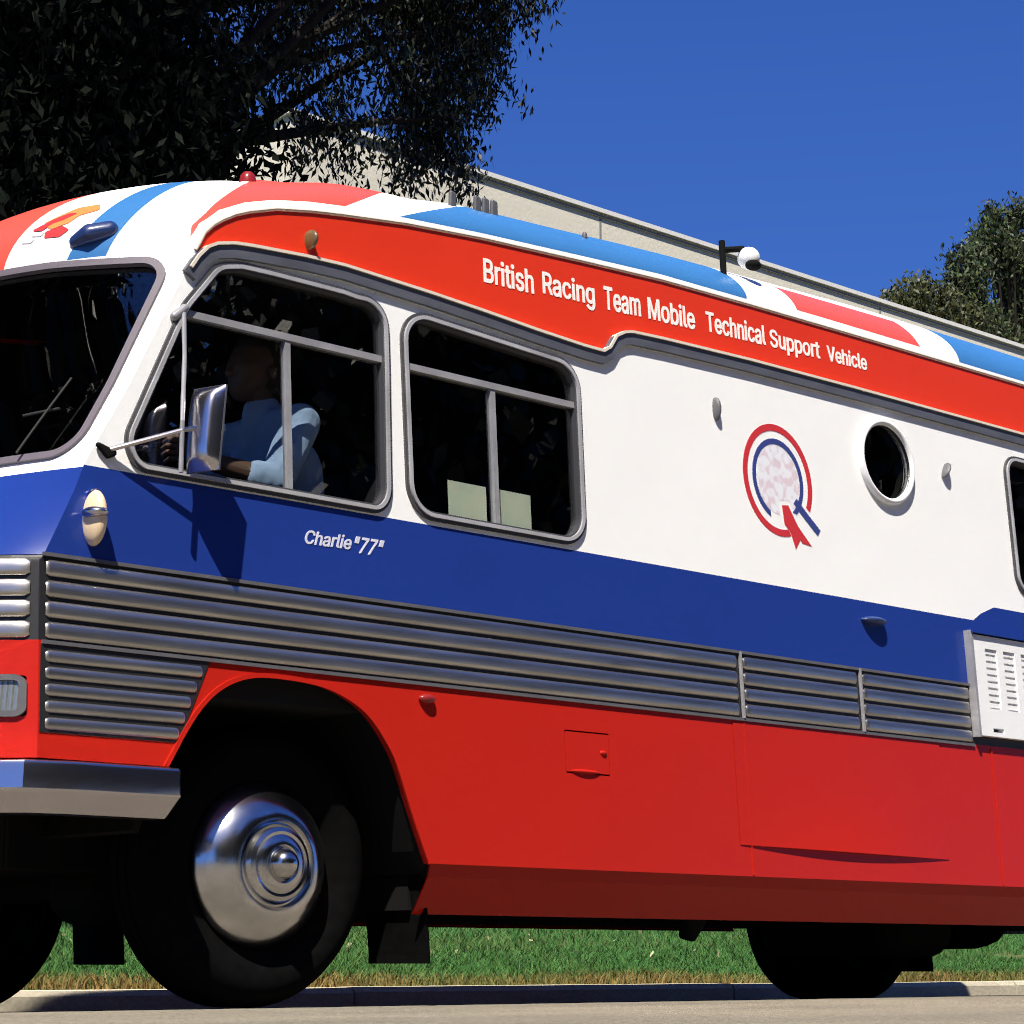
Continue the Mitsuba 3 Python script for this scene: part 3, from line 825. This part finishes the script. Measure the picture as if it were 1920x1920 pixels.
add(E_ + '__centre', on_side(ell(0.140, 0.154).difference(tails.buffer(0.02)), 0.0, 0.0012), 'rosette_pale')


# ---- lettering on the side
def letters(text, x0, z0, x1, z1, height, m, key, bold=True, italic=0.0):
    t = meshkit.text_mesh(text, height, 0.0022, bold)
    v = np.array(t.vertices)
    if italic:
        v[:, 0] += italic * v[:, 1]
    lo, hi = v[:, 0].min(), v[:, 0].max()
    s = (v[:, 0] - lo) / (hi - lo)
    out = np.stack([x0 + (x1 - x0) * s, z0 + (z1 - z0) * s + v[:, 1], v[:, 2]], -1)
    w = side_map(out)
    return add(key, trimesh.Trimesh(w, t.faces, process=False), m)


for t, x0, z0, x1, z1, h in (('British', -0.940, 2.695, -1.205, 2.703, 0.092), ('Racing', -1.255, 2.716, -1.545, 2.728, 0.086), ('Team', -1.600, 2.722, -1.812, 2.734, 0.094), ('Mobile', -1.858, 2.735, -2.143, 2.744, 0.088),
                             ('Technical', -2.215, 2.752, -2.598, 2.764, 0.084), ('Support', -2.628, 2.764, -2.968, 2.774, 0.076), ('Vehicle', -3.022, 2.774, -3.305, 2.782, 0.068)):
    letters(t, x0, z0, x1, z1, h, 'lettering_white', C + '__side_lettering')
letters('Charlie', -0.048, 1.556, -0.255, 1.560, 0.046, 'lettering_pale', C + '__name_lettering', True, 0.3)
letters('"77"', -0.268, 1.552, -0.405, 1.553, 0.056, 'lettering_pale', C + '__name_lettering', True, 0.45)

# ---- driver's mirror on its arms
e = 0.125
MC = np.array([0.36 + 0.71 * e, 1.119 + e, 1.895 - 0.3 * e])
base = np.array([0.755, float(w_of(1.755)) + 0.012, 1.755])
jn = np.array([0.455 + 0.71 * e, 1.12 + e, 1.875 - 0.3 * e])
k = C + '__mirror'
bk = np.array([1.0, 0.28, 0.10])
bk /= np.linalg.norm(bk)
wv = np.cross([0, 0, 1.0], bk)
wv /= np.linalg.norm(wv)
uv_ = np.cross(bk, wv)
prof = []
gu, gw = np.linspace(-1, 1, 15), np.linspace(-1, 1, 9)
U, W = np.meshgrid(gu, gw, indexing='ij')
dome = 0.045 * (1 - np.abs(U) ** 4) ** 0.5 * (1 - np.abs(W) ** 3) ** 0.5 - 0.02 * W * 0
vv = MC + U[..., None] * uv_ * 0.145 + W[..., None] * wv * 0.066 + dome[..., None] * bk
n = len(gw)
i, j = np.meshgrid(np.arange(len(gu) - 1), np.arange(n - 1), indexing='ij')
a = (i * n + j).ravel()
ff = np.vstack([np.stack([a, a + n, a + n + 1], 1), np.stack([a, a + n + 1, a + 1], 1)])
add(k, trimesh.Trimesh(vv.reshape(-1, 3), ff, process=False), 'chrome', True)
fm = box(-0.008, 0.0, -0.067, 0.067, -0.146, 0.146)
M4 = np.eye(4)
M4[:3, 0], M4[:3, 1], M4[:3, 2], M4[:3, 3] = bk, wv, uv_, MC
fm.apply_transform(M4)
add(k + '__glass', fm, 'rubber_grey')
add(k + '__arm', tube([base, jn, MC + bk * 0.02], 0.0085), 'chrome')
top = np.array([0.462, float(w_of(2.275)) + 0.02, 2.275])
add(k + '__arm', tube([top, top * [1, 0, 1] + [0.02, float(w_of(2.1)) + 0.05, -0.16], jn + [0.0, 0, 0.03], jn - [0, 0, 0.14]], 0.008), 'frame_metal')
add(k + '__bracket', to_tri(hull_balls([(base + [0.035, 0, 0.012], .009), (base + [-0.02, 0, -0.006], .012), (base + [0.0, 0, -0.02], .008)])), 'underbody_black', 30)
add(k + '__bracket', to_tri(hull_balls([(top + [0.03, -0.01, -0.015], .016), (top + [-0.01, -0.01, 0.02], .016)])), 'frame_metal', 30)

# ---- roof fittings
def on_roof(x, y):
    loc, _, _ = ROOF_MESH.ray.intersects_location([[x, y, 6.0]], [[0, 0, -1.0]])
    return loc[np.argmax(loc[:, 2])]


q = on_roof(-0.02, 0.80)
add(C + '__roof_beacon', to_tri(hull_balls([(q + [0, 0, -0.015], .034), (q + [0, 0, 0.006], .03)])), 'lens_red', 40)
q = on_roof(-1.63, 0.93)
add(C + '__roof_marker', to_tri(hull_balls([(q, .012), (q + [0, 0, 0.015], .01)])), 'rubber_grey', 40)
for x, n in ((-0.93, 1), (-1.06, 3)):
    for i in range(n):
        q = on_roof(x - 0.045 * i, 0.90)
        add(C + '__roof_vent', to_tri(hull_balls([(q + [0.010, 0, -0.01], .009), (q + [-0.010, 0, -0.01], .009), (q + [0.008, 0, 0.052], .009), (q + [-0.008, 0, 0.048], .009)])), 'rubber_grey', 40)
q = on_roof(-2.52, 0.93)
k = add(C + '__roof_lamp', cat([tube([q + [0.03, 0, -0.02], q + [0.04, 0, 0.145]], 0.014), tube([q + [0.03, 0, 0.105], q + [-0.10, 0, 0.14]], 0.014)]), 'underbody_black')
s = trimesh.creation.icosphere(3, 0.05)
s.apply_translation(q + [-0.115, 0.02, 0.095])
add(k + '__housing', s, 'unit_white', True)
s = trimesh.creation.icosphere(3, 0.04)
s.apply_scale([1, 0.8, 0.6])
s.apply_translation(q + [-0.115, 0.045, 0.058])
add(k + '__lens', s, 'underbody_black', True)


# badge lamp and flame print on the brow, above the windshield
def brow(y, h):
    """A point on the front dome over the edge point at y, h up from the edge."""
    loc, _, _ = ROOF_MESH.ray.intersects_location([[3.0, y, h]], [[-1.0, 0, 0]])
    return loc[np.argmax(loc[:, 0])]


p0, p1 = brow(0.79, 2.622), brow(0.695, 2.588)
k = add(C + '__brow_lamp', to_tri(hull_balls([(p0, .034), (p1, .026), ((p0 + p1) / 2 + [0.02, 0.012, 0.0], .036)])), 'lens_blue', 40)


def brow_print(key, pts, m, lift=0.002):
    q = ext(Polygon(pts).buffer(-0.006).buffer(0.012).buffer(-0.006), 0.0015, 0.025)
    v = q.vertices
    return add(key, trimesh.Trimesh(np.array([brow(a, b) + [lift + c, 0, 0.002] for a, b, c in v]), q.faces, process=False), m)


k = brow_print(C + '__brow_emblem', [(0.50, 2.70), (0.56, 2.765), (0.63, 2.77), (0.67, 2.735), (0.62, 2.715), (0.61, 2.68), (0.56, 2.66), (0.53, 2.675)], 'orange_print', 0.001)
brow_print(k + '__patch', [(0.475, 2.665), (0.53, 2.715), (0.56, 2.735), (0.60, 2.73), (0.575, 2.70), (0.545, 2.69), (0.525, 2.66)], 'rosette_red', 0.0025)
brow_print(k + '__bar', [(0.545, 2.652), (0.60, 2.668), (0.64, 2.645), (0.62, 2.618), (0.56, 2.622)], 'rosette_red')
for a, b in ((0.50, 2.655), (0.475, 2.63)):
    brow_print(k + '__stroke', [(a, b), (a + 0.045, b - 0.004), (a + 0.04, b - 0.022), (a - 0.005, b - 0.016)], 'unit_grey')

tag(C, 'vintage touring coach in red, white and blue with white side lettering', 'coach')
labels[C + '__side_lettering'] = {'label': 'white lettering on the red band below the roof'}
labels[C + '__rosette'] = {'label': 'red ring of the rosette painted on the white side'}

# ---------------------------------------------------------------- the driver
def joint_body(chain, refine=0.025, it=8):
    man = m3.Manifold.batch_boolean([hull_balls([(np.array(a), ra), (np.array(b), rb)]) for a, ra, b, rb in chain], m3.OpType.Add)
    m = to_tri(man.refine_to_length(refine))
    m.merge_vertices()
    trimesh.smoothing.filter_taubin(m, iterations=it)
    return m


def limb(j, r):
    return [(j[i], r[i], j[i + 1], r[i + 1]) for i in range(len(j) - 1)]


PEL, CH, NK, HD = (-0.30, .68, 1.54), (-0.25, .68, 1.92), (-0.20, .68, 2.12), (-0.155, .68, 2.27)
LS_, LE, LW = (-0.215, .885, 2.05), (-0.06, .955, 1.80), (0.19, .86, 1.86)
RS_, RE, RW = (-0.215, .475, 2.05), (-0.06, .42, 1.80), (0.19, .50, 1.86)
torso = [((-0.30, .58, 1.56), .13, (-0.30, .78, 1.56), .13), ((-0.30, .60, 1.56), .13, (-0.25, .60, 1.9), .135), ((-0.30, .76, 1.56), .13, (-0.25, .76, 1.9), .135), ((-0.25, .60, 1.9), .135, (-0.25, .76, 1.9), .135),
         (CH, .13, NK, .075), ((-0.23, .68, 2.03), .10, LS_, .07), ((-0.23, .68, 2.03), .10, RS_, .07)]
skinb = [(NK, .06, (-0.18, .68, 2.2), .055), ((-0.16, .68, 2.30), .095, (-0.14, .68, 2.27), .09), ((-0.14, .68, 2.27), .085, (-0.105, .68, 2.20), .05), ((-0.07, .68, 2.27), .014, (-0.045, .68, 2.245), .016),
         ((-0.17, .775, 2.26), .018, (-0.17, .78, 2.24), .014), ((-0.17, .585, 2.26), .018, (-0.17, .58, 2.24), .014)]
arms = limb([LE, LW], [.048, .03]) + limb([RE, RW], [.048, .03])
for s, wr in ((1, LW), (-1, RW)):
    wr = np.array(wr)
    palm = wr + np.array([.07, -s * .01, .02])
    arms += [(wr, .03, palm, .034)]
    for i, l in enumerate((.06, .07, .066, .05)):
        b0 = palm + np.array([.02, s * 0.0, .033 - i * .022])
        b1 = b0 + np.array([l * .6, -s * .012, 0.0])
        b2 = b1 + np.array([-.004, -s * .032, -.004])
        arms += [(b0, .010, b1, .009), (b1, .009, b2, .008)]
    arms += [(palm + np.array([-.02, 0, .03]), .012, palm + np.array([.015, -s * .03, .055]), .010), (palm + np.array([.015, -s * .03, .055]), .010, palm + np.array([.035, -s * .045, .045]), .009)]
legs = limb([(-0.28, .78, 1.53), (0.14, .80, 1.56), (0.2, .80, 1.16)], [.105, .065, .045]) + limb([(-0.28, .58, 1.53), (0.14, .56, 1.56), (0.2, .56, 1.16)], [.105, .065, .045]) \
    + [((0.2, .80, 1.10), .04, (0.34, .81, 1.09), .032), ((0.2, .56, 1.10), .04, (0.34, .55, 1.09), .032)]
add('person', joint_body(skinb + arms + [((-0.25, .68, 1.6), .1, NK, .055), (LS_, .045, LE, .045), (RS_, .045, RE, .045), ((-0.25, .68, 2.0), .05, LS_, .045), ((-0.25, .68, 2.0), .05, RS_, .045)], .012, 6), 'skin', True)
add('person__shirt', joint_body(torso + limb([LS_, LE, tuple(np.array(LE) + (np.array(LW) - np.array(LE)) * .25)], [.075, .062, .058]) + limb([RS_, RE, tuple(np.array(RE) + (np.array(RW) - np.array(RE)) * .25)], [.075, .062, .058])), 'shirt_blue', True)
add('person__trousers', joint_body(legs), 'trousers', True)
add('person__hair', joint_body([((-0.19, .68, 2.32), .095, (-0.20, .68, 2.27), .092), ((-0.16, .68, 2.345), .08, (-0.22, .68, 2.22), .07)], .02, 4), 'hair', True)
tag('person', 'driver in a light blue shirt sitting at the cab window, arms on the steering wheel', 'person')

# ---------------------------------------------------------------- cards behind the side window
for i, (x0, x1, z0, z1, lab) in enumerate(((-0.752, -0.942, 1.70, 1.891, 'cream card propped inside the second side window, on the left of its divider'),
                                           (-0.992, -1.172, 1.70, 1.892, 'pale green card propped inside the second side window, on the right of its divider'))):
    q = sbox(x1, z0, x0, z1)
    k = add('window_card', on_side(q, -0.040, -0.037), 'paper')
    tag(k, lab, 'card')

# ---------------------------------------------------------------- the building behind
BY, BZ, BX = -13.0, 10.1, -10.75
m = box(-70, BX, BY - 18, BY, 0.2, BZ - 0.06)
add('building__wall', m, 'stucco')
add('building__coping', cat([box(-70.1, BX + 0.05, BY - 0.3, BY + 0.05, BZ - 0.06, BZ), box(BX - 0.3, BX + 0.05, BY - 18, BY - 0.3, BZ - 0.06, BZ)]), 'coping_white')
add('building__dark_strip', box(-70.05, BX + 0.02, BY, BY + 0.025, BZ - 0.12, BZ - 0.09), 'roof_grey')  # thin dark strip below the coping
for x in np.arange(-16.0, -60, -6.1):
    add('building__joint', box(x - 0.02, x + 0.02, BY - 0.05, BY + 0.004, 0.3, BZ - 0.13), 'roof_grey')
    add('building__vent', box(x - 1.2, x - 0.9, BY - 0.05, BY + 0.03, BZ - 0.62, BZ - 0.5), 'roof_grey')
for x in np.arange(-14.5, -60, -5.2):
    for z in (2.2, 5.4):
        k = add('building__window', box(x - 2.4, x, BY - 0.1, BY + 0.015, z, z + 1.9), 'window_dark')
        add(k + '__frame', cat([box(x - 2.48, x + 0.08, BY, BY + 0.05, z - 0.08, z), box(x - 2.48, x + 0.08, BY, BY + 0.05, z + 1.9, z + 1.98), box(x - 1.23, x - 1.17, BY + .016, BY + 0.04, z, z + 1.9)]), 'coping_white')
tag('building', 'long cream rendered building with a flat roof edge behind the coach', 'building')


# ---------------------------------------------------------------- trees
def crown(rng, blobs, n, size, colors, droop=0.6, clump=14, spread=0.22, shell=0.35, strand=0.0):
    """Leaf-shaped faces in hanging clusters spread through ellipsoids: blobs = [(centre, radii, weight)]."""
    wts = np.array([b[2] for b in blobs], float)
    which = rng.choice(len(blobs), n // clump, p=wts / wts.sum())
    c0, r0 = np.array([b[0] for b in blobs])[which], np.array([b[1] for b in blobs])[which]
    d = rng.normal(0, 1, (len(which), 3))
    d /= np.linalg.norm(d, axis=1, keepdims=True)
    rad = rng.uniform(shell, 1, (len(which), 1)) ** 0.55
    cc = c0 + d * rad * r0
    tone = rng.uniform(0.55, 1.35, len(cc))
    cen = np.repeat(cc, clump, 0)
    off = rng.normal(0, spread, cen.shape) * [1, 1, 1.25]
    if strand:
        t = rng.uniform(0, 1, len(cen))
        swing = np.repeat(rng.normal(0, 0.22, (len(cc), 2)), clump, 0)
        off = off * [0.45, 0.45, 0.3]
        off[:, :2] += swing * t[:, None] * strand
        off[:, 2] -= t * strand * np.repeat(rng.uniform(0.4, 1.2, len(cc)), clump)
    p = cen + off
    m = len(p)
    ax_ = rng.normal(0, 1, (m, 3))
    ax_[:, 2] -= droop * 2.2
    ax_ /= np.linalg.norm(ax_, axis=1, keepdims=True)
    sd = np.cross(ax_, rng.normal(0, 1, (m, 3)))
    sd /= np.linalg.norm(sd, axis=1, keepdims=True)
    L = (rng.uniform(0.6, 1.3, m) * size[0])[:, None]
    Wd = (rng.uniform(0.7, 1.3, m) * size[1])[:, None]
    v = np.stack([p - ax_ * L / 2, p + sd * Wd / 2 - ax_ * L * 0.08, p + ax_ * L / 2, p - sd * Wd / 2 - ax_ * L * 0.08], 1).reshape(-1, 3)
    o = np.arange(m)[:, None] * 4
    f = np.concatenate([o + [0, 1, 2], o + [0, 2, 3]], 1).reshape(-1, 3)
    col = np.array(colors)[rng.integers(0, len(colors), m)] * (np.repeat(tone, clump) * rng.uniform(0.75, 1.3, m))[:, None]
    return trimesh.Trimesh(v, f, process=False), np.repeat(np.clip(col, 0, 1), 4, 0), cc


def branches(rng, foot, top, r0, targets, r1=0.02):
    ms = []
    foot, top = np.array(foot, float), np.array(top, float)
    tt = np.linspace(0, 1, 10)[:, None]
    bend = np.stack([np.sin(tt[:, 0] * 5) * 0.12, np.cos(tt[:, 0] * 4) * 0.1, tt[:, 0] * 0], -1)
    trunk = foot + (top - foot) * tt + bend
    ms.append(tube(trunk, np.linspace(r0, r0 * 0.35, 10), 12))
    for q in targets:
        i = rng.integers(4, 10)
        a = trunk[min(i, 9)]
        t = np.linspace(0, 1, 7)[:, None]
        mid = (a + q) / 2 + rng.normal(0, 0.15, 3) + [0, 0, 0.35]
        pts = (1 - t) ** 2 * a + 2 * t * (1 - t) * mid + t ** 2 * q
        ms.append(tube(pts, np.linspace(r0 * 0.28, r1, 7), 6))
    return cat(ms)


mat('leaf_matt', pr({'type': 'mesh_attribute', 'name': 'vertex_color'}, 0.9, specular=0.08))


def tree(key, foot, top, r0, blobs, n, size, colors, seed, leaf='leaf', **k):
    g = np.random.default_rng(seed)
    m, c, cc = crown(g, blobs, n, size, colors, **k)
    add(key + '__crown', m, leaf, color=c)
    add(key + '__trunk', branches(g, foot, top, r0, cc[g.choice(len(cc), min(46, len(cc)), replace=False)]), 'bark', True)


DARK = [(0.020, 0.032, 0.014), (0.028, 0.036, 0.020), (0.014, 0.022, 0.012), (0.036, 0.034, 0.026)]
BLACKISH = [(0.005, 0.0075, 0.005), (0.008, 0.010, 0.0075), (0.004, 0.006, 0.005)]  # near black: deep shade in the crowns put into the leaf colour
OLIVE = [(0.06, 0.062, 0.018), (0.045, 0.052, 0.018), (0.03, 0.04, 0.018)]
GREEN = [(0.030, 0.052, 0.016), (0.045, 0.062, 0.018), (0.022, 0.036, 0.016), (0.05, 0.056, 0.03)]
# the tree over the coach: spreading at the top, thinning to drooping twigs at its right edge
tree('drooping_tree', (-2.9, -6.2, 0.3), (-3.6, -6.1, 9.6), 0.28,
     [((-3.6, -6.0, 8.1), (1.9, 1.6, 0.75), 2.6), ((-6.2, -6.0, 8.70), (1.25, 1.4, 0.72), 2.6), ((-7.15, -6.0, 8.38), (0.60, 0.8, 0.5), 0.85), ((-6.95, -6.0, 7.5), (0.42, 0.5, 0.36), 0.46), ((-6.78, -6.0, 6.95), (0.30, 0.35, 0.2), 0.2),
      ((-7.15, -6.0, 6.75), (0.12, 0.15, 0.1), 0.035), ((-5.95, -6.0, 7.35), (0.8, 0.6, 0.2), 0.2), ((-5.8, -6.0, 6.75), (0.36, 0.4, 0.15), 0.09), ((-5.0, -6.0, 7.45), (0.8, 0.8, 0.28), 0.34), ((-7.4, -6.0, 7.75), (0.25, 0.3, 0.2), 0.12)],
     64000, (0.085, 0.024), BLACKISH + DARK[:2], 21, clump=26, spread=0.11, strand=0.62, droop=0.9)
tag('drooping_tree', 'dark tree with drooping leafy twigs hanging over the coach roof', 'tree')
tree('evergreen_tree', (-0.9, -5.6, 0.4), (-1.2, -5.6, 11.5), 0.4,  # dense crown spread right to stand in for the shaded end wall
     [((-1.5, -5.2, 6.2), (2.3, 1.1, 1.45), 3.4), ((-3.45, -5.3, 5.75), (0.95, 0.8, 0.7), 1.3), ((-1.2, -5.0, 4.5), (1.8, 1.0, 1.2), 2.5), ((-2.9, -5.2, 4.95), (1.2, 0.8, 0.8), 1.5), ((-3.6, -5.3, 4.9), (0.75, 0.6, 0.42), 0.6), ((-0.6, -5.6, 10.5), (3.6, 2.0, 3.2), 1.6), ((1.0, -3.6, 10.6), (3.0, 1.7, 1.5), 1.6), ((-2.0, -3.7, 10.2), (2.2, 1.5, 1.1), 1.0)],  # high crown out of view, placed to shade lower leaves and darken the windshield
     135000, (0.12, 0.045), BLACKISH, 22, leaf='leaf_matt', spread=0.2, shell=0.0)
tag('evergreen_tree', 'dense black-green tree behind the nose of the coach, at the top left', 'tree')
# trees beyond the building, at the right
tree('tall_tree', (-45.5, -26.0, 0.5), (-44.5, -25.5, 18.5), 0.4,
     [((-43.9, -25.0, 18.85), (1.25, 1.0, 0.85), 2), ((-43.1, -25.0, 18.3), (0.65, 0.6, 0.55), 0.6), ((-44.4, -25, 17.5), (0.9, 0.8, 0.75), 1.0), ((-44.6, -25, 16.4), (1.1, 0.9, 0.8), 1.0), ((-45.6, -25.2, 18.6), (1.3, 1.2, 1.6), 1.4)],
     16000, (0.17, 0.07), GREEN, 23, spread=0.15, shell=0.5, clump=90)
tag('tall_tree', 'tall green tree with clumped branches beyond the building, at the right edge', 'tree')
tree('slender_tree', (-42.0, -25.5, 0.5), (-41.8, -25.0, 17.2), 0.22,
     [((-41.75, -25.0, 17.5), (0.55, 0.5, 0.7), 1.2), ((-42.0, -25.0, 16.3), (0.9, 0.6, 0.6), 1.1)],
     5200, (0.17, 0.07), GREEN, 25, spread=0.15, shell=0.5, clump=80)
tag('slender_tree', 'slender dark green tree between the olive tree and the tall tree at the right', 'tree')
tree('leafy_tree', (-40.4, -26.0, 0.5), (-40.4, -25.3, 15.6), 0.3,
     [((-39.6, -25.0, 16.15), (0.9, 0.8, 0.52), 1.6), ((-40.9, -25.0, 15.95), (1.15, 0.8, 0.6), 1.5), ((-40.2, -25, 15.0), (1.8, 1.0, 0.8), 1.2)],
     11000, (0.17, 0.07), OLIVE, 24, spread=0.15, shell=0.4, clump=80)
# unseen trees behind the viewer, placed to darken reflections in the trim and glass
g = np.random.default_rng(31)
ms, cs = [], []
for i, x in enumerate(np.arange(-52, 30, 5.5)):
    hgt = g.uniform(15, 21)
    low = 0.3 if x > -29 else 10.5
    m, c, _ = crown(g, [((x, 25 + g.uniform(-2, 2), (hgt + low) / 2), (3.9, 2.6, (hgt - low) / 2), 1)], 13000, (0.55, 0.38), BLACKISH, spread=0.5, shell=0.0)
    ms.append(m)
    cs.append(c)
m, c, _ = crown(g, [((9.0, -6.0, 11.5), (5.5, 3.0, 6.0), 1), ((13.0, -4.0, 12.5), (4.5, 3.0, 7.0), 0.8)], 36000, (0.55, 0.38), BLACKISH, spread=0.5, shell=0.0)  # crowns ahead of the coach, out of view, placed to darken the windshield reflection
ms.append(m)
cs.append(c)
add('unseen_tree_belt', cat(ms), 'leaf', color=np.vstack(cs))
tag('unseen_tree_belt', 'unseen dark trees out of view round the road, placed to darken the reflections in chrome and windows', 'trees', kind='stuff')
tag('leafy_tree', 'round olive green tree just above the coach roof, left of the taller tree', 'tree')
